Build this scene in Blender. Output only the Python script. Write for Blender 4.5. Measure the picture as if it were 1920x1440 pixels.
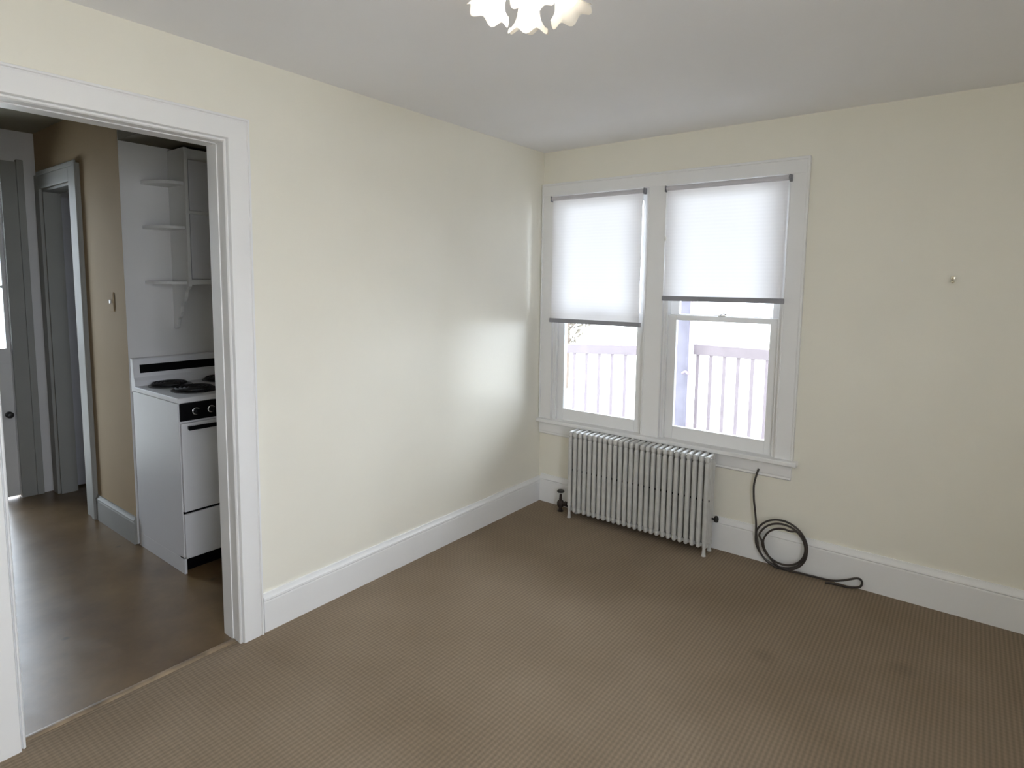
import bpy, bmesh, math, random
from mathutils import Vector, Matrix
for o in list(bpy.data.objects): bpy.data.objects.remove(o)
S = bpy.context.scene
C = S.collection
random.seed(4)
PI = math.pi
R = math.radians

# ------------------------------------------------------------------ camera
FPX, PPY = 1120.18, 643.48
CAM = Vector((2.397, -3.475, 1.552)); YAW, PIT, ROL = R(-37.4236), R(-5.6557), R(.7096)
fw = Vector((math.sin(YAW)*math.cos(PIT), math.cos(YAW)*math.cos(PIT), math.sin(PIT)))
rt = Vector((math.cos(YAW), -math.sin(YAW), 0)); up = rt.cross(fw)
r2 = rt*math.cos(ROL) + up*math.sin(ROL); u2 = up*math.cos(ROL) - rt*math.sin(ROL)
cd = bpy.data.cameras.new('camera'); co = bpy.data.objects.new('camera', cd); C.objects.link(co)
m = Matrix((r2, u2, -fw)).transposed().to_4x4(); m.translation = CAM
co.matrix_world = m
cd.sensor_fit = 'HORIZONTAL'; cd.sensor_width = 36; cd.lens = 36*FPX/1920
cd.shift_y = (PPY-720)/1920
cd.clip_start = .02; cd.clip_end = 200
S.camera = co

# ------------------------------------------------------------------ world, light, exposure
w = bpy.data.worlds.new('sky'); S.world = w; w.use_nodes = True
nt = w.node_tree; bg = nt.nodes['Background']
bg.inputs['Color'].default_value = (.84, .90, 1.0, 1); bg.inputs['Strength'].default_value = 6.8
def area(name, loc, rot, sx, sy, power=0, col=(1, 1, 1), portal=False):
    l = bpy.data.lights.new(name, 'AREA'); l.shape = 'RECTANGLE'; l.size = sx; l.size_y = sy
    l.energy = power; l.color = col
    if portal: l.cycles.is_portal = True
    o = bpy.data.objects.new(name, l); C.objects.link(o); o.location = loc; o.rotation_euler = rot
    return o
# light portals in the window and back door openings, the added window included (sampling aid only, they emit nothing)
area('portal', (.445, .16, 1.38), (R(-90), 0, 0), .70, 1.58, 1, portal=True)
area('portal', (1.25, .16, 1.38), (R(-90), 0, 0), .70, 1.58, 1, portal=True)
area('portal', (-2.96, -2.55, 1.13), (0, R(-90), 0), 2.14, .44, 1, portal=True)
area('portal', (3.58, -3.45, 1.485), (0, R(90), 0), 1.33, 1.0, 1, portal=True)
S.view_settings.view_transform = 'Standard'; S.view_settings.look = 'None'
S.view_settings.exposure = 1.2; S.view_settings.gamma = 1; S.view_settings.use_curve_mapping = False
cy = S.cycles
cy.use_denoising = True; cy.max_bounces = 14; cy.diffuse_bounces = 8; cy.transparent_max_bounces = 16
cy.sample_clamp_indirect = 20; cy.caustics_reflective = False; cy.caustics_refractive = False
cy.use_adaptive_sampling = False

# ------------------------------------------------------------------ materials
def mat(name, col, rough=.5, metal=0, spec=.5, noise=0, nscale=8, bump=0, bscale=200, coat=0):
    M = bpy.data.materials.new(name); M.use_nodes = True
    n = M.node_tree; b = n.nodes['Principled BSDF']
    b.inputs['Base Color'].default_value = (*col, 1); b.inputs['Roughness'].default_value = rough
    b.inputs['Metallic'].default_value = metal; b.inputs['Specular IOR Level'].default_value = spec
    b.inputs['Coat Weight'].default_value = coat
    tc = n.nodes.new('ShaderNodeTexCoord')
    if noise:
        t = n.nodes.new('ShaderNodeTexNoise'); t.inputs['Scale'].default_value = nscale; t.inputs['Detail'].default_value = 5
        n.links.new(tc.outputs['Object'], t.inputs['Vector'])
        r = n.nodes.new('ShaderNodeValToRGB')
        r.color_ramp.elements[0].position = .3; r.color_ramp.elements[1].position = .7
        r.color_ramp.elements[0].color = (*[c*(1-noise) for c in col], 1)
        r.color_ramp.elements[1].color = (*[min(1, c*(1+noise)) for c in col], 1)
        n.links.new(t.outputs['Fac'], r.inputs['Fac']); n.links.new(r.outputs['Color'], b.inputs['Base Color'])
    if bump:
        t = n.nodes.new('ShaderNodeTexNoise'); t.inputs['Scale'].default_value = bscale
        n.links.new(tc.outputs['Object'], t.inputs['Vector'])
        bp = n.nodes.new('ShaderNodeBump'); bp.inputs['Strength'].default_value = bump; bp.inputs['Distance'].default_value = .002
        n.links.new(t.outputs['Fac'], bp.inputs['Height']); n.links.new(bp.outputs['Normal'], b.inputs['Normal'])
    return M
WALL = mat('cream_wall_paint', (.84, .815, .725), .33, spec=.5, noise=.012, nscale=3, bump=.12, bscale=60)
CEIL = mat('ceiling_paint', (.86, .86, .885), .75, noise=.01, nscale=2)
TRIM = mat('white_trim_paint', (.83, .83, .83), .35, noise=.01, nscale=5)
KWALL = mat('tan_kitchen_paint', (.42, .32, .20), .8, spec=.2, noise=.02, nscale=4)
KDARK = mat('shaded_soffit_brown', (.10, .085, .05), .6, noise=.05)  # brown kept dark to hold the shade of the soffit's underside
KGREY = mat('grey_white_kitchen_paint', (.68, .67, .67), .6, spec=.3, noise=.02, nscale=4)
KTRIM = mat('kitchen_trim_paint', (.32, .32, .30), .6, spec=.3, noise=.03, nscale=6)
CABM = mat('cabinet_paint', (.72, .72, .72), .5, noise=.02, nscale=6)
DOORP = mat('panel_door_paint', (.62, .62, .66), .4, noise=.02, nscale=6)
ENAM = mat('white_stove_enamel', (.70, .70, .725), .45, spec=.3, noise=.01, nscale=5)
BLACK = mat('black_enamel', (.004, .004, .005), .3, spec=.15, noise=.1)
DPAN = mat('dark_drip_pan', (.05, .048, .045), .35, metal=.4, noise=.3, nscale=30)
COIL = mat('burner_coil', (.01, .01, .01), .5, noise=.2, nscale=30)
CHROME = mat('chrome', (.7, .7, .7), .2, metal=1, noise=.02)
RAD = mat('silver_radiator_paint', (.60, .595, .58), .42, metal=.15, noise=.06, nscale=25)
BRONZE = mat('dark_bronze_valve', (.05, .035, .028), .45, metal=.5, noise=.2, nscale=40)
BLACKP = mat('black_plastic', (.012, .011, .01), .4, noise=.1)
CABLE = mat('dark_cable_sheath', (.045, .035, .03), .42, noise=.15, nscale=30)
CABLE2 = mat('grey_cable_sheath', (.16, .14, .11), .45, noise=.1, nscale=30)
BRASS = mat('pale_brass', (.75, .70, .58), .25, metal=.9, noise=.03)
WMET = mat('white_metal', (.8, .8, .78), .3, noise=.02)
SHBAR = mat('grey_shade_bar', (.30, .30, .33), .5, noise=.03)
ROLLER = mat('grey_roller_tube', (.60, .59, .63), .5, noise=.03)
WOOD = mat('worn_wood_strip', (.27, .20, .13), .4, noise=.4, nscale=12)
RAILW = mat('porch_rail_paint', (.19, .16, .175), .6, noise=.08, nscale=10)
POSTW = mat('porch_post_paint', (.18, .172, .215), .6, noise=.15, nscale=6)
PIPEW = mat('pale_pink_pipe_paint', (.30, .24, .28), .5, noise=.05, nscale=6)
BARK = mat('tree_bark', (.10, .075, .06), .9, noise=.3, nscale=12)
LEAF = mat('tree_leaves', (.10, .085, .065), .8, noise=.35, nscale=6)
GROUND = mat('pale_dry_ground', (.62, .60, .55), .9, noise=.08, nscale=2)
OUTW = mat('porch_floor_paint', (.45, .45, .47), .7, noise=.06, nscale=8)

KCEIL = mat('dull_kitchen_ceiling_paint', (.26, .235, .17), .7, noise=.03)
def carpet():
    M = bpy.data.materials.new('ribbed_taupe_carpet'); M.use_nodes = True
    n = M.node_tree; L = n.links; b = n.nodes['Principled BSDF']; b.inputs['Roughness'].default_value = .95
    b.inputs['Specular IOR Level'].default_value = .1
    tc = n.nodes.new('ShaderNodeTexCoord'); sx = n.nodes.new('ShaderNodeSeparateXYZ'); L.new(tc.outputs['Object'], sx.inputs[0])
    def sine(src, period, ph=0):
        a = n.nodes.new('ShaderNodeMath'); a.operation = 'MULTIPLY'; a.inputs[1].default_value = 2*PI/period; L.new(src, a.inputs[0])
        s = n.nodes.new('ShaderNodeMath'); s.operation = 'SINE'; L.new(a.outputs[0], s.inputs[0])
        d = n.nodes.new('ShaderNodeMath'); d.operation = 'MULTIPLY_ADD'; d.inputs[1].default_value = .5; d.inputs[2].default_value = .5
        L.new(s.outputs[0], d.inputs[0]); return d.outputs[0]
    rx = sine(sx.outputs['X'], .0165); ry = sine(sx.outputs['Y'], .021)
    mu = n.nodes.new('ShaderNodeMath'); mu.operation = 'MULTIPLY_ADD'; mu.inputs[1].default_value = .35; L.new(ry, mu.inputs[0]); L.new(rx, mu.inputs[2])
    nz = n.nodes.new('ShaderNodeTexNoise'); nz.inputs['Scale'].default_value = 2.2; nz.inputs['Detail'].default_value = 6; L.new(tc.outputs['Object'], nz.inputs['Vector'])
    cr = n.nodes.new('ShaderNodeValToRGB'); L.new(nz.outputs['Fac'], cr.inputs['Fac'])
    cr.color_ramp.elements[0].position = .3; cr.color_ramp.elements[1].position = .72
    cr.color_ramp.elements[0].color = (.218, .166, .114, 1); cr.color_ramp.elements[1].color = (.262, .205, .148, 1)
    # fibre speckle
    n2 = n.nodes.new('ShaderNodeTexNoise'); n2.inputs['Scale'].default_value = 160; L.new(tc.outputs['Object'], n2.inputs['Vector'])
    ad = n.nodes.new('ShaderNodeMath'); ad.operation = 'MULTIPLY_ADD'; ad.inputs[1].default_value = .6; L.new(n2.outputs['Fac'], ad.inputs[0]); L.new(mu.outputs[0], ad.inputs[2])
    mr = n.nodes.new('ShaderNodeMapRange'); mr.inputs['From Min'].default_value = .2; mr.inputs['From Max'].default_value = 1.7
    mr.inputs['To Min'].default_value = .84; mr.inputs['To Max'].default_value = 1.2; L.new(ad.outputs[0], mr.inputs['Value'])
    # a few old round stains
    mx = n.nodes.new('ShaderNodeVectorMath'); mx.operation = 'SCALE'; L.new(cr.outputs['Color'], mx.inputs[0]); L.new(mr.outputs['Result'], mx.inputs['Scale'])
    vec = mx.outputs[0]
    for (x, y, r_) in ((2.28, -.66, .07), (1.80, -.92, .06)):
        ds = n.nodes.new('ShaderNodeVectorMath'); ds.operation = 'DISTANCE'; ds.inputs[1].default_value = (x, y, 0); L.new(tc.outputs['Object'], ds.inputs[0])
        ma = n.nodes.new('ShaderNodeMapRange'); ma.inputs['From Min'].default_value = r_*.3; ma.inputs['From Max'].default_value = r_
        ma.inputs['To Min'].default_value = .88; ma.inputs['To Max'].default_value = 1; L.new(ds.outputs['Value'], ma.inputs['Value'])
        sc = n.nodes.new('ShaderNodeVectorMath'); sc.operation = 'SCALE'; L.new(vec, sc.inputs[0]); L.new(ma.outputs['Result'], sc.inputs['Scale']); vec = sc.outputs[0]
    L.new(vec, b.inputs['Base Color'])
    bp = n.nodes.new('ShaderNodeBump'); bp.inputs['Strength'].default_value = .35; bp.inputs['Distance'].default_value = .003
    L.new(ad.outputs[0], bp.inputs['Height']); L.new(bp.outputs['Normal'], b.inputs['Normal'])
    return M
CARPET = carpet()

def vinyl():
    M = bpy.data.materials.new('worn_brown_vinyl'); M.use_nodes = True
    n = M.node_tree; L = n.links; b = n.nodes['Principled BSDF']
    tc = n.nodes.new('ShaderNodeTexCoord')
    nz = n.nodes.new('ShaderNodeTexNoise'); nz.inputs['Scale'].default_value = 3; nz.inputs['Detail'].default_value = 8; nz.inputs['Roughness'].default_value = .65
    L.new(tc.outputs['Object'], nz.inputs['Vector'])
    cr = n.nodes.new('ShaderNodeValToRGB'); L.new(nz.outputs['Fac'], cr.inputs['Fac'])
    e = cr.color_ramp.elements; e[0].position = .3; e[1].position = .7
    e[0].color = (.115, .068, .03, 1); e[1].color = (.205, .135, .065, 1)
    n2 = n.nodes.new('ShaderNodeTexNoise'); n2.inputs['Scale'].default_value = 9; n2.inputs['Detail'].default_value = 6; L.new(tc.outputs['Object'], n2.inputs['Vector'])
    mr = n.nodes.new('ShaderNodeMapRange'); mr.inputs['From Min'].default_value = .3; mr.inputs['From Max'].default_value = .7
    mr.inputs['To Min'].default_value = .29; mr.inputs['To Max'].default_value = .36
    L.new(n2.outputs['Fac'], mr.inputs['Value']); L.new(mr.outputs['Result'], b.inputs['Roughness'])
    # scattered dark scuffs
    v = n.nodes.new('ShaderNodeTexVoronoi'); v.inputs["Scale"].default_value = 3.2; L.new(tc.outputs['Object'], v.inputs['Vector'])
    m2 = n.nodes.new('ShaderNodeMapRange'); m2.inputs['From Min'].default_value = .02; m2.inputs['From Max'].default_value = .06
    m2.inputs['To Min'].default_value = .6; m2.inputs['To Max'].default_value = 1; L.new(v.outputs['Distance'], m2.inputs['Value'])
    sc = n.nodes.new('ShaderNodeVectorMath'); sc.operation = 'SCALE'; L.new(cr.outputs['Color'], sc.inputs[0]); L.new(m2.outputs['Result'], sc.inputs['Scale'])
    L.new(sc.outputs[0], b.inputs['Base Color'])
    return M
VINYL = vinyl()

def glass():
    M = bpy.data.materials.new('window_glass'); M.use_nodes = True
    n = M.node_tree; n.nodes.clear(); o = n.nodes.new('ShaderNodeOutputMaterial')
    t = n.nodes.new('ShaderNodeBsdfTransparent'); t.inputs['Color'].default_value = (.93, .95, .95, 1)
    g = n.nodes.new('ShaderNodeBsdfGlossy'); g.inputs['Roughness'].default_value = .02
    f = n.nodes.new('ShaderNodeFresnel'); f.inputs['IOR'].default_value = 1.45
    x = n.nodes.new('ShaderNodeMixShader'); n.links.new(f.outputs[0], x.inputs[0]); n.links.new(t.outputs[0], x.inputs[1]); n.links.new(g.outputs[0], x.inputs[2])
    n.links.new(x.outputs[0], o.inputs['Surface']); return M
GLASS = glass()

def translucent(name, col, fac, pleats=0):
    M = bpy.data.materials.new(name); M.use_nodes = True
    n = M.node_tree; n.nodes.clear(); o = n.nodes.new('ShaderNodeOutputMaterial')
    t = n.nodes.new('ShaderNodeBsdfTranslucent'); d = n.nodes.new('ShaderNodeBsdfDiffuse')
    t.inputs['Color'].default_value = (*col, 1); d.inputs['Color'].default_value = (*col, 1)
    x = n.nodes.new('ShaderNodeMixShader'); x.inputs[0].default_value = fac
    n.links.new(d.outputs[0], x.inputs[1]); n.links.new(t.outputs[0], x.inputs[2]); n.links.new(x.outputs[0], o.inputs['Surface'])
    if pleats:
        tc = n.nodes.new('ShaderNodeTexCoord'); w_ = n.nodes.new('ShaderNodeTexWave'); w_.bands_direction = 'Z'; w_.inputs['Scale'].default_value = pleats
        n.links.new(tc.outputs['Object'], w_.inputs['Vector'])
        r = n.nodes.new('ShaderNodeValToRGB'); r.color_ramp.elements[0].color = (*[c*.93 for c in col], 1); r.color_ramp.elements[1].color = (*col, 1)
        n.links.new(w_.outputs['Fac'], r.inputs['Fac']); n.links.new(r.outputs['Color'], t.inputs['Color'])
    return M
SHADE = translucent('white_shade_fabric', (.88, .87, .89), .27, pleats=16)
TULIP = translucent('frosted_lamp_glass', (.92, .88, .80), .42)
_n = TULIP.node_tree; _o = next(x for x in _n.nodes if x.type == 'OUTPUT_MATERIAL'); _m = _n.nodes.new('ShaderNodeMixShader'); _m.inputs[0].default_value = .14
_t = _n.nodes.new('ShaderNodeBsdfTransparent'); _s = _o.inputs['Surface'].links[0].from_socket
_n.links.new(_s, _m.inputs[1]); _n.links.new(_t.outputs[0], _m.inputs[2]); _n.links.new(_m.outputs[0], _o.inputs['Surface'])
def emit(name, col, s):
    M = bpy.data.materials.new(name); M.use_nodes = True; b = M.node_tree.nodes['Principled BSDF']
    b.inputs['Emission Color'].default_value = (*col, 1); b.inputs['Emission Strength'].default_value = s; return M
BULB = emit('lit_bulb', (1, .955, .90), 14)

BULBD = emit('dim_bulb', (1, .93, .82), 1.3)

# ------------------------------------------------------------------ mesh helpers
class MB:
    def __init__(s): s.b = bmesh.new()
    def box(s, x0, x1, y0, y1, z0, z1, bev=0, seg=2):
        t = bmesh.new(); bmesh.ops.create_cube(t, size=1)
        for v in t.verts:
            v.co = Vector(((x0+x1)/2+v.co.x*(x1-x0), (y0+y1)/2+v.co.y*(y1-y0), (z0+z1)/2+v.co.z*(z1-z0)))
        if bev: bmesh.ops.bevel(t, geom=t.edges[:], offset=bev, segments=seg, affect='EDGES', profile=.5)
        s.merge(t); return s
    def merge(s, t):
        me = bpy.data.meshes.new('t'); t.to_mesh(me); t.free(); s.b.from_mesh(me); bpy.data.meshes.remove(me)
    def prism(s, pts, axis, a0, a1, bev=0):
        """polygon pts in the two other axes, extruded along axis from a0 to a1"""
        t = bmesh.new()
        def P(p, a):
            return {'x': (a, p[0], p[1]), 'y': (p[0], a, p[1]), 'z': (p[0], p[1], a)}[axis]
        A = [t.verts.new(P(p, a0)) for p in pts]; B = [t.verts.new(P(p, a1)) for p in pts]
        t.faces.new(A); t.faces.new(B[::-1]); k = len(pts)
        for i in range(k): t.faces.new((A[i], B[i], B[(i+1) % k], A[(i+1) % k]))
        bmesh.ops.recalc_face_normals(t, faces=t.faces[:])
        if bev: bmesh.ops.bevel(t, geom=t.edges[:], offset=bev, segments=1, affect='EDGES')
        s.merge(t); return s
    def lathe(s, prof, origin, axis=(0, 0, 1), n=24, ruffle=None, cap=True):
        t = bmesh.new(); q = Vector((0, 0, 1)).rotation_difference(Vector(axis).normalized()).to_matrix(); o = Vector(origin)
        rings = []
        for i, (r, z) in enumerate(prof):
            ring = []
            for k in range(n):
                a = 2*PI*k/n; rr, zz = r, z
                if ruffle: rr, zz = ruffle(i, a, r, z)
                ring.append(t.verts.new(o + q @ Vector((rr*math.cos(a), rr*math.sin(a), zz))))
            rings.append(ring)
        for a, b in zip(rings, rings[1:]):
            for k in range(n): t.faces.new((a[k], a[(k+1) % n], b[(k+1) % n], b[k]))
        if cap:
            t.faces.new(rings[0][::-1]); t.faces.new(rings[-1])
        s.merge(t); return s
    def cyl(s, p0, p1, r, n=20):
        p0, p1 = Vector(p0), Vector(p1); L = (p1-p0).length
        return s.lathe([(r, 0), (r, L)], p0, (p1-p0), n)
    def tube(s, pts, r, n=10, sub=6, closed=False):
        P = [Vector(p) for p in pts]; path = []
        K = len(P)
        for i in range(K if closed else K-1):
            g = lambda j: P[j % K] if closed else P[max(0, min(K-1, j))]
            a, b, c, d = g(i-1), g(i), g(i+1), g(i+2)
            for j in range(sub):
                u = j/sub
                path.append(.5*((2*b)+(c-a)*u+(2*a-5*b+4*c-d)*u*u+(3*b-a-3*c+d)*u**3))
        if not closed: path.append(P[-1])
        t = bmesh.new(); rings = []; N = None
        for i, p in enumerate(path):
            T = (path[min(i+1, len(path)-1)]-path[max(i-1, 0)]).normalized()
            if N is None: N = T.orthogonal().normalized()
            N = (N-T*N.dot(T)).normalized(); B = T.cross(N)
            rings.append([t.verts.new(p+r*(N*math.cos(2*PI*k/n)+B*math.sin(2*PI*k/n))) for k in range(n)])
        for a, b in zip(rings, rings[1:]):
            for k in range(n): t.faces.new((a[k], a[(k+1) % n], b[(k+1) % n], b[k]))
        t.faces.new(rings[0][::-1]); t.faces.new(rings[-1])
        s.merge(t); return s
    def build(s, name, m_, parent=None, smooth=True, **props):
        bmesh.ops.recalc_face_normals(s.b, faces=s.b.faces[:])
        me = bpy.data.meshes.new(name); s.b.to_mesh(me); s.b.free()
        me.materials.append(m_)
        if smooth:
            for p in me.polygons: p.use_smooth = True
            me.set_sharp_from_angle(angle=R(35))
        o = bpy.data.objects.new(name, me); C.objects.link(o)
        if smooth:
            wn = o.modifiers.new('weighted_normal', 'WEIGHTED_NORMAL'); wn.keep_sharp = True; wn.weight = 80
        if parent: o.parent = parent; o.matrix_parent_inverse = parent.matrix_world.inverted() if not parent.parent else parent.matrix_world.inverted()
        for k, v in props.items(): o[k] = v
        return o
def box(name, m_, x0, x1, y0, y1, z0, z1, bev=0, parent=None, **p):
    return MB().box(x0, x1, y0, y1, z0, z1, bev).build(name, m_, parent, **p)
def thing(name, loc, **p):
    o = bpy.data.objects.new(name, None); o.empty_display_size = .1; C.objects.link(o); o.location = loc
    bpy.context.view_layer.update()
    for k, v in p.items(): o[k] = v
    return o
ST = dict(kind='structure')

# ------------------------------------------------------------------ room shell
H = 2.45
WT = .14
# window wall (y = 0) with two openings
OP = [(.102, .787), (.908, 1.590)]; WZ0, WZ1 = .60, 2.15
b = MB()
b.box(-.12, OP[0][0], 0, WT, -.1, H+.15); b.box(OP[0][1], OP[1][0], 0, WT, -.1, H+.15); b.box(OP[1][1], 3.62, 0, WT, -.1, H+.15)
for a, c in OP: b.box(a, c, 0, WT, -.1, WZ0); b.box(a, c, 0, WT, WZ1, H+.15)
b.build('wall_back', WALL, smooth=False, **ST)
# left wall (x = 0) with the cased opening to the kitchen
DY0, DY1, DZ = -2.985, -2.247, 2.10
b = MB(); b.box(-.12, 0, DY1+.003, 0, -.1, H+.2); b.box(-.12, 0, -5.0, DY0-.003, -.1, H+.2); b.box(-.12, 0, DY0-.003, DY1+.003, DZ+.004, H+.2)
b.build('wall_left', WALL, smooth=False, **ST)
# right wall with an added window opening, out of view, for even fill light
b = MB(); b.box(3.5, 3.62, -5.0, -3.95, -.1, H+.15); b.box(3.5, 3.62, -2.95, 0, -.1, H+.15)
b.box(3.5, 3.62, -3.95, -2.95, -.1, .82); b.box(3.5, 3.62, -3.95, -2.95, 2.15, H+.15)
b.build('wall_right', WALL, smooth=False, **ST)
box('wall_front', WALL, -.12, 3.62, -5.12, -5.0, -.1, H+.15, **ST)
box('ceiling', CEIL, 0, 3.5, -5.0, 0, H, H+.12, **ST)
box('floor', CARPET, -.02, 3.5, -5.0, 0, -.1, 0, **ST)

# baseboards
def base_profile(d, h):
    return [(0, 0), (d, 0), (d, h*.76), (d-.004, h*.80), (d+.002, h*.83), (d+.001, h*.88), (d-.007, h*.93), (d-.009, h), (0, h)]
pr = base_profile(.018, .176)
MB().prism([(x, z) for x, z in pr], 'y', -2.139, 0, 0).build('baseboard_left', TRIM, **ST)
MB().prism([(x, z) for x, z in pr], 'y', -5.0, -3.066, 0).build('baseboard_left_near', TRIM, **ST)
MB().prism([(-y, z) for y, z in base_profile(.018, .198)], 'x', .019, 3.5, 0).build('baseboard_back', TRIM, **ST)

# ------------------------------------------------------------------ cased opening trim
# jamb lining
b = MB()
b.box(-.121, -.0, DY1-.0, DY1+.003, 0, DZ+.003)
b.box(-.121, -.047, DY1-.004, DY1+.003, 0, DZ+.003)
b.box(-.121, -.0, DY0-.003, DY0, 0, DZ+.003); b.box(-.121, -.047, DY0-.003, DY0+.004, 0, DZ+.003)
b.box(-.121, .0, DY0, DY1, DZ, DZ+.004); b.box(-.121, -.047, DY0, DY1, DZ-.004, DZ+.004)
b.build('trim_jamb', TRIM, **ST)
# casing profile swept round three sides: u = distance out from the opening, d = proud of the wall
prof = [(-.002, 0), (-.002, .008), (.002, .013), (.006, .013), (.0075, .006), (.010, .006), (.0115, .019), (.014, .022), (.086, .022), (.088, .019), (.091, .019), (.0935, .026), (.1, .026), (.102, .022), (.102, 0)]
def casing(prof, y0, y1, zt, name):
    t = bmesh.new(); rows = []
    for (u, d) in prof:
        rows.append([t.verts.new((d, y1+u, 0)), t.verts.new((d, y1+u, zt+u)), t.verts.new((d, y0-u, zt+u)), t.verts.new((d, y0-u, 0))])
    for a, c in zip(rows, rows[1:]):
        for k in range(3): t.faces.new((a[k], a[k+1], c[k+1], c[k]))
    t.faces.new([r[0] for r in rows]); t.faces.new([r[3] for r in rows])
    x = MB(); x.merge(t); return x.build(name, TRIM, **ST)
casing(prof, DY0, DY1, DZ, 'trim_door_casing')
# threshold strip between carpet and vinyl
t = MB(); t.prism([(-.050, 0), (-.047, .005), (-.042, .007), (-.030, .007), (-.024, .005), (-.019, 0)], 'y', DY0+.004, DY1-.004)
t.build('trim_threshold', WOOD, **ST)

# ------------------------------------------------------------------ windows
def window(i, x0, x1):
    W = thing('window_%d' % i, ((x0+x1)/2, .06, WZ0), **ST)
    b = MB()                                        # jamb lining
    b.box(x0, x0+.012, .001, WT, WZ0, WZ1); b.box(x1-.012, x1, .001, WT, WZ0, WZ1); b.box(x0+.012, x1-.012, .001, WT, WZ1-.014, WZ1)
    b.box(x0+.012, x1-.012, .03, WT+.03, WZ0, WZ0+.012)
    b.build('jamb', TRIM, W)
    b = MB()                                        # inside stops
    b.box(x0+.012, x0+.022, .004, .026, WZ0, WZ1-.014, .002); b.box(x1-.022, x1-.012, .004, .026, WZ0, WZ1-.014, .002)
    b.build('stop', TRIM, W)
    def sash(name, ya, yb, z0, z1, rb, rtop, st=.056):
        a, c = x0+.013, x1-.013
        b = MB(); b.box(a, a+st, ya, yb, z0, z1, .003); b.box(c-st, c, ya, yb, z0, z1, .003)
        b.box(a+st, c-st, ya+.001, yb-.001, z0, z0+rb, .002); b.box(a+st, c-st, ya+.001, yb-.001, z1-rtop, z1, .002)
        s_ = b.build(name, TRIM, W)
        box('pane', GLASS, a+st-.004, c-st+.004, (ya+yb)/2-.0015, (ya+yb)/2+.0015, z0+rb-.004, z1-rtop+.004, parent=s_)
        return s_
    lo = sash('lower_sash', .030, .062, WZ0+.008, 1.378, .078, .032)
    sash('upper_sash', .068, .100, 1.348, WZ1-.014, .034, .05)
    b = MB(); b.box((x0+x1)/2-.022, (x0+x1)/2+.022, .034, .058, 1.378, 1.386, .002); b.tube([((x0+x1)/2-.012, .046, 1.389), ((x0+x1)/2+.01, .04, 1.393), ((x0+x1)/2+.028, .03, 1.391)], .004)
    b.build('sash_lock', CHROME, W)
    b = MB(); st = .022                             # outer storm frame
    a, c = x0+.013, x1-.013
    b.box(a, a+st, .112, .124, WZ0+.012, WZ1-.014, .002); b.box(c-st, c, .112, .124, WZ0+.012, WZ1-.014, .002)
    b.box(a+st, c-st, .113, .123, WZ0+.012, WZ0+.04); b.box(a+st, c-st, .113, .123, 1.352, 1.372); b.box(a+st, c-st, .113, .123, WZ1-.04, WZ1-.014)
    b.build('storm_frame', WMET, W)
for i, (a, c) in enumerate(OP): window(i+1, a, c)
# casing boards round the pair
b = MB(); e = .0015
b.box(.012, .102, -.020, 0, .61, WZ1, e); b.box(.787, .908, -.020, 0, .61, WZ1, e); b.box(1.590, 1.676, -.020, 0, .61, WZ1, e)
b.box(.008, 1.680, -.021, 0, WZ1, 2.222, e)
b.box(1.676, 1.688, -.028, 0, .61, 2.226, .003); b.box(.004, .012, -.028, 0, .61, 2.226, .002); b.box(.004, 1.688, -.028, 0, 2.220, 2.234, .003)
b.box(.094, .1015, -.024, 0, .61, WZ1, .002); b.box(.7875, .795, -.024, 0, .61, WZ1, .002); b.box(.900, .9075, -.024, 0, .61, WZ1, .002); b.box(1.5905, 1.598, -.024, 0, .61, WZ1, .002)
b.build('trim_window_casing', TRIM, **ST)
b = MB(); b.box(.0, 1.712, -.055, 0, .583, .61, .006, 3)
for a, c in OP: b.box(a+.0005, c-.0005, 0, .034, .583, .608)
b.build('trim_window_stool', TRIM, **ST)
MB().prism([(-0, .583), (-.020, .583), (-.020, .52), (-.016, .512), (-.018, .502), (-.010, .495), (0, .495)], 'x', .004, 1.680).build('trim_window_apron', TRIM, **ST)

# ------------------------------------------------------------------ roller shades
def shade(x0, x1, zb, zt, label, cord):
    T = thing('roller_shade', ((x0+x1)/2, -.045, zt), label=label, category='window shade', group=None)
    del T['group']
    b = MB(); nn = 24                                # cloth with the lightest wave
    t = bmesh.new(); rows = []
    for k in range(2):
        for i in range(nn+1):
            pass
    for j in range(9):
        z = zt+(zb-zt)*j/8
        rows.append([t.verts.new((x0+.012+(x1-x0-.024)*i/nn, -.040+.0016*math.sin(i*.9+j*.4)*(j/8), z)) for i in range(nn+1)])
    for a, c in zip(rows, rows[1:]):
        for i in range(nn): t.faces.new((a[i], a[i+1], c[i+1], c[i]))
    b.merge(t); cl = b.build('shade_cloth', SHADE, T)
    MB().cyl((x0+.008, -.040, zt), (x1-.008, -.040, zt), .014, 20).build('roller', ROLLER, T)
    MB().box(x0, x1, -.046, -.034, zb-.029, zb, .004).build('bottom_bar', SHBAR, T, label='dark grey bottom bar')
    for x in (x0+.002, x1-.002):
        b = MB(); b.box(x-.002, x+.002, -.056, -.0285 if x > 1.6 else -.024, zt-.020, zt+.016, .001); b.box(x-.008, x+.008, -.028, -.0245, zt-.02, zt+.016, .001)
        b.cyl((x-.004, -.040, zt), (x+.004, -.040, zt), .011); b.build('bracket', SHBAR, T)
    if cord:
        x = x0+.018; b = MB(); b.tube([(x, -.058, zt), (x-.001, -.06, 2.0), (x, -.06, 1.84)], .0012, 6); b.lathe([(.001, 0), (.007, -.006), (.008, -.016), (.004, -.026), (.001, -.028)], (x, -.06, 1.845), n=12)
        b.build('pull_cord', WMET, T, label='thin white cord ending in a small white bead')
shade(.093, .775, 1.322, 2.128, 'white roller shade on the left window, drawn down slightly below the other one', False)
shade(.908, 1.602, 1.492, 2.128, 'white roller shade on the right window, with a thin beaded pull cord', True)

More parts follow.
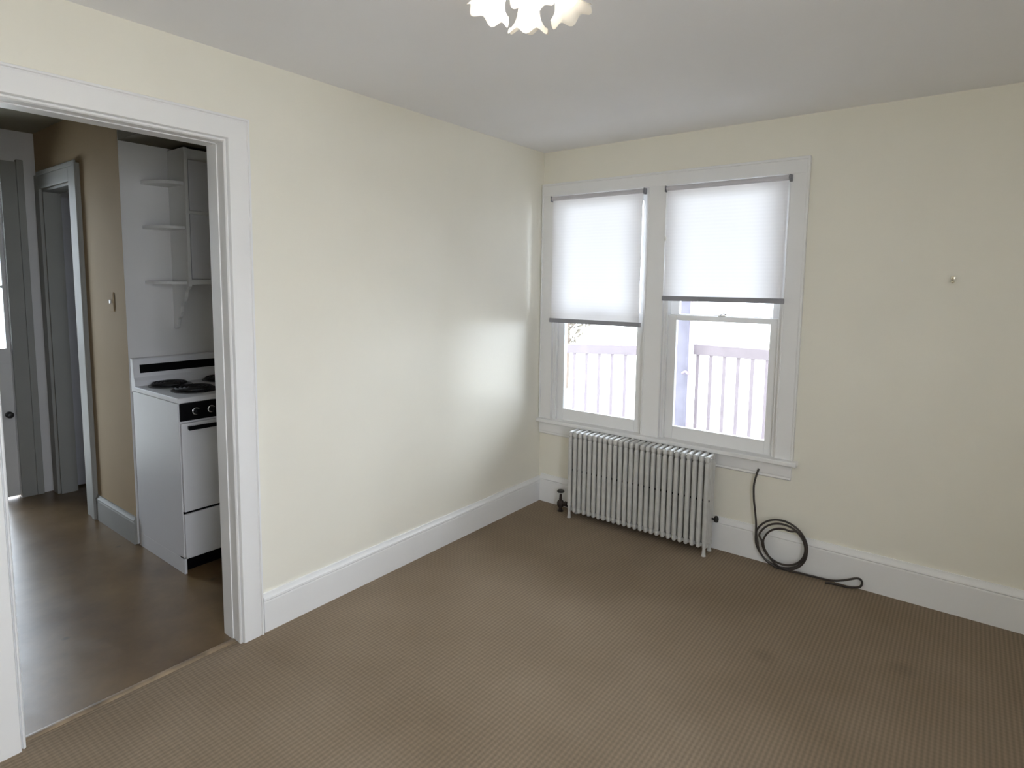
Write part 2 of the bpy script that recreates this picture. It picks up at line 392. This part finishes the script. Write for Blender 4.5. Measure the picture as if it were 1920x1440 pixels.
# ------------------------------------------------------------------ radiator
RX0, RX1, NS = .340, 1.290, 26
RT = thing('radiator', ((RX0+RX1)/2, -.11, 0), label='silver painted steam radiator of slim upright tubes under the windows', category='radiator')
pit = (RX1-RX0)/NS
first = None
ys = (-.158, -.127, -.096, -.065)
for k in range(NS):
    x = RX0+pit*(k+.5)
    if first is None:
        b = MB()
        for y in ys:
            b.lathe([(.0095, 0), (.0138, .012), (.0138, .466), (.0095, .478)], (0, y, .074), n=14)
        b.box(-.0135, .0135, -.172, -.053, .548, .590, .0125, 3)
        b.box(-.004, .004, -.158, -.065, .35, .55); b.box(-.004, .004, -.158, -.065, .07, .31)
        b.box(-.0125, .0125, -.168, -.055, .042, .080, .0115, 3)
        b.box(-.0185, .0185, -.150, -.128, .556, .578, .004); b.box(-.0185, .0185, -.150, -.128, .050, .072, .004)
        b.box(-.0185, .0185, -.095, -.073, .556, .578, .004); b.box(-.0185, .0185, -.095, -.073, .050, .072, .004)
        first = b.build('section', RAD, RT); first.location.x += x
        bx = x
    else:
        c = first.copy(); C.objects.link(c); c.location.x += x-bx
b = MB(); b.cyl((RX0+.004, -.143, .325), (RX1-.004, -.143, .325), .006); b.build('dark_rod', BLACKP, RT, label='dark rod running through the tubes')  # black rod added to make the dark dashes between the tubes
for x in (RX0+pit*.5, RX1-pit*.5):
    for y in (-.158, -.065):
        b = MB(); b.lathe([(.014, 0), (.011, .01), (.009, .05), (.010, .08)], (x, y, 0), n=12); b.build('leg', RAD, RT)
V = MB(); vx, vy = .252, -.10
V.lathe([(.020, 0), (.020, .006), (.012, .008), (.012, .03), (.02, .034), (.024, .045), (.024, .065), (.017, .075), (.011, .078), (.008, .12)], (vx, vy, 0), n=18)
V.cyl((vx+.018, vy, .058), (RX0+.012, vy, .060), .011); V.lathe([(.019, 0), (.019, .022)], (vx+.034, vy, .059), (1, 0, 0), 6)
vo = V.build('valve', BRONZE, RT, label='dark bronze inlet valve')
MB().lathe([(.004, 0), (.022, .002), (.026, .008), (.022, .016), (.006, .018)], (vx, vy, .132), n=18).build('handwheel', BLACKP, vo)
b = MB(); b.cyl((RX1-.004, -.085, .205), (RX1+.018, -.085, .205), .006); b.lathe([(.008, 0), (.013, .006), (.014, .022), (.010, .034), (.003, .038)], (RX1+.022, -.085, .190), n=14)
b.build('air_vent', BLACKP, RT, label='small black air vent')

# ------------------------------------------------------------------ cable
cb = MB()
px = [(1.515, -.024, .535), (1.507, -.032, .50), (1.498, -.04, .44), (1.503, -.044, .36), (1.512, -.044, .30), (1.522, -.044, .22)]
cx, cz, r_ = 1.660, .142, .132
def ring(cx, cz, r, a0, a1, n, y, yy=0, sq=1.0):
    return [(cx+r*math.cos(R(a0+(a1-a0)*i/n)), y+yy*i/n, cz+sq*r*math.sin(R(a0+(a1-a0)*i/n))) for i in range(n+1)]
px += ring(cx-.002, cz+.004, .134, 170, 525, 22, -.046, -.012)[1:]
px += ring(cx+.006, cz-.008, .126, 170, 525, 22, -.060, .006)[1:]
px += ring(cx+.012, cz+.006, .112, 170, 415, 16, -.056, -.008)[1:]
px += ring(cx+.016, cz-.010, .106, 60, 178, 8, -.064, .0)[1:]
px += [(1.585, -.066, .09), (1.64, -.066, .03), (1.70, -.062, .012), (1.76, -.055, .012), (1.83, -.050, .012), (1.91, -.048, .016), (1.97, -.044, .034), (2.03, -.038, .062), (2.052, -.036, .05), (2.045, -.042, .022), (2.00, -.050, .008), (1.95, -.054, .006), (1.915, -.058, .006), (1.89, -.07, .006)]
cb.tube(px, .0056, 8, 5)
co_ = cb.build('cable', CABLE, label='dark cable coiled in a ring against the baseboard beside the radiator', category='cable')

# ------------------------------------------------------------------ wall bits
Hk = thing('wall_hook', (2.323, 0, 1.596), label='small bright wall hook, larger of two specks on the cream wall beyond the windows', category='hook')
MB().lathe([(.010, 0), (.010, .003), (.004, .005)], (2.323, 0, 1.606), (0, -1, 0), 14).build('base_plate', BRASS, Hk)
MB().tube([(2.323, -.004, 1.606), (2.323, -.012, 1.600), (2.323, -.020, 1.588), (2.323, -.026, 1.582), (2.323, -.032, 1.588)], .0032, 8).lathe([(.001, 0), (.0065, .004), (.0075, .009), (.0055, .014), (.001, .017)], (2.323, -.026, 1.588), (0, -1, -.1), 12).build('peg', BRASS, Hk, label='shiny rounded peg')
n_ = MB(); n_.cyl((2.119, .0, 1.685), (2.119, -.012, 1.688), .002, 8); n_.lathe([(.0045, 0), (.0045, .0015)], (2.119, -.011, 1.688), (0, -1, .1), 10)
n_.build('nail', WMET, label='tiny nail left of and higher than the wall hook', category='nail')

# ------------------------------------------------------------------ ceiling light
LX, LY = 1.465, -2.200
LT = thing('ceiling_light', (LX, LY, H), label='lit ceiling light with ruffled tulip shaped frosted glass shades', category='ceiling light')
MB().lathe([(.075, 0), (.075, -.008), (.060, -.022), (.025, -.032), (.012, -.036)], (LX, LY, H), n=32).build('canopy', BRASS, LT)
MB().lathe([(.011, 0), (.011, -.07), (.026, -.08), (.032, -.095), (.026, -.11), (.008, -.12), (.003, -.13)], (LX, LY, H-.034), n=24).build('hub', BRASS, LT)
def tulip_ruffle(i, a, r, z):
    k = max(0, i-5)/5.
    r *= .92; return r*(1+.07*k*math.cos(6*a)), z-.009*k*math.cos(6*a)
tp = [(.015, 0), (.022, -.006), (.027, -.018), (.029, -.034), (.030, -.052), (.033, -.070), (.038, -.084), (.045, -.095), (.053, -.103), (.060, -.107)]
for k, az in enumerate((128, 38, 218, 308)):
    d = Vector((math.cos(R(az)), math.sin(R(az)), 0)); hub = Vector((LX, LY, H-.118))
    p = [hub, hub+d*.03+Vector((0, 0, .014)), hub+d*.05+Vector((0, 0, .014)), hub+d*.068+Vector((0, 0, -.002))]
    ar = MB().tube([tuple(q) for q in p], .006, 8).build('arm', BRASS, LT)
    ax = -(d*.36+Vector((0, 0, -1))).normalized(); o = p[-1]
    MB().lathe([(.010, .012), (.018, .008), (.019, -.008), (.016, -.012)], o, ax, 18).build('socket', BRASS, ar)
    g = MB().lathe(tp, o, ax, 48, ruffle=tulip_ruffle, cap=False).build('glass_shade', TULIP, LT, label='frosted glass shade with a ruffled rim')
    MB().lathe([(.008, -.010), (.010, -.02), (.016, -.034), (.018, -.046), (.013, -.058), (.003, -.063)], o, ax, 16).build('bulb', BULB if k > 1 else BULBD, LT)
    l = bpy.data.lights.new('lamp_light', 'POINT'); l.energy = (.035, .018, .65, .55)[k]; l.color = (1, .965, .92); l.shadow_soft_size = .012
    lo = bpy.data.objects.new('lamp_light', l); C.objects.link(lo); lo.location = o-ax*.078

# ------------------------------------------------------------------ kitchen shell
KX, KY, KH = -2.86, -2.117, 2.55
box('floor_kitchen', VINYL, KX-.15, -.02, -5.0, -.6, -.1, -.0005, **ST)
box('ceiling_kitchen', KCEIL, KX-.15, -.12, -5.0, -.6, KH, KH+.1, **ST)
IX0, IX1, IZ = -2.74, -2.15, 2.16                     # inner doorway in the kitchen's right wall
b = MB(); b.box(KX, IX0, KY, KY+.1, 0, KH); b.box(IX1, -1.4022, KY, KY+.1, 0, KH); b.box(IX0, IX1, KY, KY+.1, IZ, KH)
b.build('wall_kitchen_right', KWALL, smooth=False, **ST)
EY0, EY1, EZ = -2.83, -2.315, 2.24                    # back door in the kitchen's far wall
b = MB(); b.box(KX-.12, KX, EY1, -.6, 0, KH); b.box(KX-.12, KX, -5.0, EY0, 0, KH); b.box(KX-.12, KX, EY0, EY1, EZ, KH)
b.build('wall_kitchen_far', KGREY, smooth=False, **ST)
box('wall_kitchen_alcove', KGREY, -1.4020, -1.40, KY+.0005, -.7, 0, KH, **ST)
box('wall_kitchen_back', KGREY, KX, -.12, -.7, -.6, 0, KH, **ST)
box('wall_kitchen_front', KWALL, KX, -.12, -5.12, -5.0, 0, KH, **ST)
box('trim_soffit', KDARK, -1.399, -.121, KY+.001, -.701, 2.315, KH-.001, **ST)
# kitchen trims
MB().prism([(KY-y, z) for y, z in base_profile(.016, .165)], 'x', IX1+.155, -1.402).build('baseboard_kitchen', KTRIM, **ST)
b = MB(); b.box(IX1, IX1+.15, KY-.020, KY, 0, IZ+.10, .003); b.box(IX1+.105, IX1+.152, KY-.030, KY-.019, 0, IZ+.115, .004)
b.box(IX0-.0, IX1, KY-.020, KY, IZ, IZ+.10, .003); b.box(IX0-.0, IX1+.105, KY-.030, KY-.019, IZ+.085, IZ+.115, .004)
b.box(IX0-.09, IX0, KY-.020, KY, 0, IZ+.10, .003)
b.box(IX1-.016, IX1, KY, KY+.1, 0, IZ); b.box(IX0, IX0+.016, KY, KY+.1, 0, IZ); b.box(IX0+.016, IX1-.016, KY, KY+.1, IZ-.016, IZ)
b.build('trim_inner_door_casing', KTRIM, **ST)
b = MB(); b.box(KX, KX+.02, EY1+.0, EY1+.11, 0, EZ+.10, .003); b.box(KX, KX+.03, EY1+.085, EY1+.125, 0, EZ+.115, .004); b.box(KX, KX+.02, EY0-.1, EY1, EZ, EZ+.10, .003); b.box(KX, KX+.02, EY0-.11, EY0, 0, EZ, .003)
b.build('trim_back_door_casing', KTRIM, **ST)
# inner door standing open against the far side of the next room
D2 = thing('door_2', (KX+.03, KY+.12, 0), **ST)
b = MB(); b.box(KX+.012, KX+.045, KY+.125, KY+.62, .012, 2.13, .002)
for z0, z1 in ((.2, .85), (.98, 1.95)):
    for y0, y1 in ((KY+.19, KY+.345), (KY+.40, KY+.555)): b.box(KX+.045, KX+.050, y0, y1, z0, z1, .004)
b.build('door_leaf', DOORP, D2)
MB().lathe([(.02, 0), (.02, .004), (.008, .008), (.008, .03), (.022, .038), (.025, .048), (.018, .06), (.003, .063)], (KX+.045, KY+.57, .96), (1, 0, 0), 18).build('door_handle', BRASS, D2)
box('wall_hall_side', DOORP, -1.76, -1.66, KY+.1, -.7, 0, KH, **ST)
# back door with glass
D1 = thing('door_1', (KX-.05, (EY0+EY1)/2, 0), **ST)
gy0, gy1, gz0, gz1 = EY0+.075, EY1-.022, 1.065, 2.19
b = MB(); b.box(KX-.065, KX-.025, EY0+.004, EY1-.003, .96, gz0, .002); b.box(KX-.065, KX-.025, EY0+.004, EY1-.003, .012, .07, .002); b.box(KX-.065, KX-.025, EY0+.004, gy0, .07, .96); b.box(KX-.065, KX-.025, EY1-.075, EY1-.003, .07, .96); b.box(KX-.065, KX-.025, EY0+.004, EY1-.003, gz1, EZ-.004, .002)
b.box(KX-.065, KX-.025, EY0+.004, gy0, gz0, gz1); b.box(KX-.065, KX-.025, gy1, EY1-.003, gz0, gz1)
b.build('door_leaf', CABM, D1)
box('pane', GLASS, KX-.047, KX-.043, gy0, gy1, gz0, gz1, parent=D1)
box('pane', GLASS, KX-.047, KX-.043, gy0, EY1-.075, .07, .96, parent=D1)  # lower pane, hidden from view, added for the glare on the vinyl
b = MB()
for z in (1.49, 1.73, 1.97): b.box(KX-.056, KX-.034, gy0, gy1, z-.009, z+.009)
b.build('muntin', CABM, D1)
MB().lathe([(.022, 0), (.022, .004), (.009, .008), (.009, .02), (.02, .028), (.022, .036), (.015, .045), (.003, .048)], (KX-.025, EY1-.035, .60), (1, 0, 0), 18).build('door_handle', BLACKP, D1, label='small black knob')
# light switch on the tan wall
SW = thing('light_switch', (-1.598, KY, 1.42), label='small pale light switch on the tan kitchen wall left of the shelves', category='light switch')
MB().box(-1.633, -1.563, KY-.006, KY, 1.365, 1.475, .0025).build('cover_plate', KWALL, SW)
MB().box(-1.604, -1.592, KY-.014, KY-.005, 1.410, 1.432, .002).build('toggle', WMET, SW, label='white toggle')

# ------------------------------------------------------------------ wall cabinet with open end shelves
CT = thing('wall_cabinet', (-1.3, -1.6, 1.535), label='painted kitchen wall cabinet with rounded open end shelves, hung over the stove', category='cabinet')
cy0, cy1, cxf = -1.862, -1.15, -1.215
box('body', CABM, -1.399, cxf, cy0+.020, cy1, 1.556, 2.300, parent=CT)
pts = [(-1.399, 2.300), (-1.190, 2.300), (-1.190, 1.515)]
pts += [(-1.205, 1.500), (-1.225, 1.495), (-1.240, 1.48), (-1.245, 1.455), (-1.262, 1.430), (-1.290, 1.418), (-1.305, 1.395), (-1.305, 1.365), (-1.318, 1.335), (-1.345, 1.320), (-1.352, 1.295), (-1.358, 1.272), (-1.375, 1.262), (-1.399, 1.262)]
MB().prism(pts, 'y', cy0, cy0+.019, .0015).build('side_panel', CABM, CT, label='side board with a scroll cut foot')
for z0, z1 in ((1.560, 1.930), (1.950, 2.235)):
    for k, (y0, y1) in enumerate(((cy0+.024, -1.52), (-1.515, cy1-.004))):
        d = MB().box(cxf, cxf+.019, y0, y1, z0, z1, .003).build('door', DOORP, CT)
        kk = MB(); kk.lathe([(.004, 0), (.005, .01), (.010, .014), (.011, .02), (.006, .026), (.001, .027)], (cxf+.019, -1.55 if k == 0 else -1.485, z0+.05), (1, 0, 0), 14); kk.build('knob', CHROME, d)
for z in (2.100, 1.850, 1.535):
    w_ = .150; pp = [(-1.399, cy0-.001), (-1.205, cy0-.001)]
    for i in range(11):
        a = PI/2*i/10; pp.append((-1.399+.004+.190*math.cos(a), cy0-.02-(w_-.02)*math.sin(a)))
    pp.append((-1.399, cy0-w_))
    MB().prism(pp, 'z', z-.009, z+.009, .0015).build('end_shelf', CABM, CT)
box('bottom_shelf', CABM, -1.399, -1.195, cy0+.020, cy1, 1.526, 1.555, .002, parent=CT)

# ------------------------------------------------------------------ stove
SX0, SX1, SY0, SY1 = -1.375, -.805, -2.114, -1.50
TS = thing('stove', ((SX0+SX1)/2, (SY0+SY1)/2, 0), label='white electric stove with black controls, seen through the doorway', category='stove')
b = MB(); b.box(SX0, SX1, SY0, SY1, .078, .915, .004); b.box(SX0, SX1-.05, SY0, SY0+.012, 0, .08); b.box(SX0, SX1-.05, SY1-.012, SY1, 0, .08)
b.prism([(SX1-.05, 0), (SX1-.0, 0), (SX1-.0, .09), (SX1-.05, .09)], 'y', SY0, SY0+.012)
b.build('body', ENAM, TS)
box('toe_kick', BLACK, SX1-.045, SX1-.04, SY0+.012, SY1-.012, 0, .08, parent=TS, label='black recessed toe kick')
b = MB(); b.box(SX0, SX1+.008, SY0-.003, SY1+.003, .916, .945, .006, 3); b.build('cooktop', ENAM, TS)
b = MB(); b.prism([(SX0-.015, .90), (SX0+.045, .945), (SX0+.045, .975), (SX0+.028, .995), (SX0+.020, 1.095), (SX0+.012, 1.103), (SX0-.015, 1.103)], 'y', SY0, SY1, .003); b.build('backguard', ENAM, TS)
t = MB(); t.prism([(SX0+.0245, 1.018), (SX0+.0285, 1.018), (SX0+.0265, 1.066), (SX0+.0225, 1.066)], 'y', SY0+.034, SY1-.034); t.build('backguard_stripe', BLACK, TS, label='black glossy stripe')
def burner(x, y, r):
    bp = MB(); bp.lathe([(r*.3, -.004), (r*.9, -.002), (r*1.08, .003), (r*1.12, .004), (r*1.16, .0025), (r*1.16, 0)], (x, y, .946), n=40)
    q = bp.build('drip_pan', DPAN, TS)
    sp = []; n = 90
    for i in range(n+1):
        a = 2*PI*4*i/n; rr = r*(.18+.80*i/n); sp.append((x+rr*math.cos(a), y+rr*math.sin(a), .960))
    sp += [(x+r*1.05, y+.004, .958), (x+r*1.12, y+.006, .950)]
    MB().tube(sp, .0058, 8, 2).build('coil', COIL, q)
for x, y, r in ((-1.245, -1.962, .098), (-.995, -1.938, .104), (-1.245, -1.66, .098), (-.995, -1.66, .09)): burner(x, y, r)
cp = box('control_panel', BLACK, SX1, SX1+.012, SY0+.004, SY1-.004, .822, .915, .004, parent=TS, label='black control panel')
for i, y in enumerate((-2.030, -1.950, -1.870, -1.75, -1.66, -1.57)):
    k = MB(); k.lathe([(.020, 0), (.020, .003), (.016, .005)], (SX1+.012, y, .868), (1, 0, 0), 20); kd = k.build('knob_skirt', CHROME, cp)
    k = MB(); k.lathe([(.0155, 0), (.0145, .018), (.010, .021)], (SX1+.0165, y, .868), (1, 0, 0), 18); k.box(SX1+.034, SX1+.042, y-.004, y+.004, .855, .881, .001); k.build('knob', BLACK, TS)
od = box('oven_door', DOORP if False else ENAM, SX1, SX1+.018, SY0+.004, SY1-.004, .340, .812, .006, parent=TS)
b = MB(); b.box(SX1+.034, SX1+.050, SY0+.030, SY1-.030, .776, .798, .006, 3); b.box(SX1+.016, SX1+.038, SY0+.036, SY0+.056, .778, .796, .002); b.box(SX1+.016, SX1+.038, SY1-.056, SY1-.036, .778, .796, .002)
b.build('handle', BLACK, od, label='black bar handle')
box('drawer', ENAM, SX1, SX1+.016, SY0+.004, SY1-.004, .090, .328, .005, parent=TS)
b = MB(); b.box(SX1-.0, SX1+.003, SY0+.004, SY1-.004, .327, .341); b.build('drawer_gap', BLACK, TS, label='dark gap over the drawer')

# ------------------------------------------------------------------ outdoors
box('ground', GROUND, -25, 30, -18, 40, -.9, -.8, kind='structure')
box('porch_floor', OUTW, -3.0, 4.0, .18, 2.12, -.22, -.16, kind='structure')
def railing(name, xa, xb, zta, ztb, y, sp, label, x_start):
    T = thing(name, ((xa+xb)/2, y, -.16), label=label, category='railing')
    f = lambda x: zta+(ztb-zta)*(x-xa)/(xb-xa)
    MB().prism([(xa, f(xa)-.095), (xb, f(xb)-.095), (xb, f(xb)), (xa, f(xa))], 'y', y-.03, y+.03, .004).build('top_rail', RAILW, T)
    MB().prism([(xa, -.07), (xb, -.07), (xb, -.01), (xa, -.01)], 'y', y-.022, y+.022, .003).build('bottom_rail', RAILW, T)
    x = x_start; first = None
    while x < xb-.02:
        box('baluster', RAILW, x-.016, x+.016, y-.012, y+.012, -.02, f(x)-.09, .002, parent=T); x += sp
    for xx in ((xb,) if x_start > .3 else (xa,)):
        box('post', RAILW, xx-.04, xx+.04, y-.04, y+.04, -.16, f(xx)+.05, .004, parent=T)
    return T
railing('porch_railing', .37, 2.6, 1.012, 1.012, 2.0, .1235, 'porch railing with slim balusters outside the right window', .405)
railing('porch_railing', -1.9, .19, .872, .975, 2.0, .150, 'porch railing with slim balusters outside the left window', -1.84)
P = thing('porch_post', (.28, 2.0, -.16), label='thick porch post outside, behind the left edge of the right window', category='post')
MB().box(.205, .345, 1.93, 2.07, -.06, 2.7, .008).build('shaft', POSTW, P)
MB().box(.190, .358, 1.915, 2.085, -.16, -.05, .006).build('plinth', POSTW, P)
box('trim_porch_beam', POSTW, -3, 4, 1.92, 2.08, 2.7, 2.95, .005, **ST)
b = MB(); b.tube([(.366, 1.90, 2.6), (.366, 1.90, 1.5), (.366, 1.90, -.1)], .016, 10); b.tube([(.30, 1.89, .74), (.335, 1.885, .76), (.365, 1.88, .74)], .012)
b.build('downspout', PIPEW, label='thin pale pipe running down beside the porch post', category='downspout')
box('roof_porch', OUTW, -3, 4, .18, 2.3, 2.95, 3.0, kind='structure')
# tree seen at the top of the left window's clear glass
TR = thing('tree', (-4.9, 8.0, -.8), label='bare brownish tree outside, at the left side of the left window', category='tree')
b = MB(); b.tube([(-4.9, 8, -.8), (-4.88, 8, .4), (-4.95, 8.05, 1.4), (-4.9, 8.1, 2.6)], .13, 10)
for k in range(26):
    z = random.uniform(.3, 2.2); a = random.uniform(0, 2*PI); L = random.uniform(.4, 1.0)
    p0 = Vector((-4.9, 8.03, z)); p1 = p0+Vector((math.cos(a)*L*.5, math.sin(a)*L*.5, L*.35)); p2 = p0+Vector((math.cos(a)*L, math.sin(a)*L, L*.9))
    b.tube([p0, p1, p2], .022, 6)
b.build('trunk', BARK, TR)
t = bmesh.new()
for k in range(1400):
    a = random.uniform(0, 2*PI); q = random.random()**.5; z = random.uniform(.2, 2.9); rr = 1.0*q*math.sin(PI*min(1, (z-.0)/3.2))+.05
    c_ = Vector((-4.9+rr*math.cos(a), 8.05+rr*math.sin(a), z)); n1 = Vector((random.gauss(0, 1), random.gauss(0, 1), random.gauss(0, 1))).normalized(); n2 = n1.orthogonal().normalized(); s_ = random.uniform(.035, .07)
    n3 = n1.cross(n2)
    v = [t.verts.new(c_+n2*s_), t.verts.new(c_+n3*s_*.5), t.verts.new(c_-n2*s_), t.verts.new(c_-n3*s_*.5)]; t.faces.new(v)
x = MB(); x.merge(t); x.build('foliage', LEAF, TR, smooth=False)
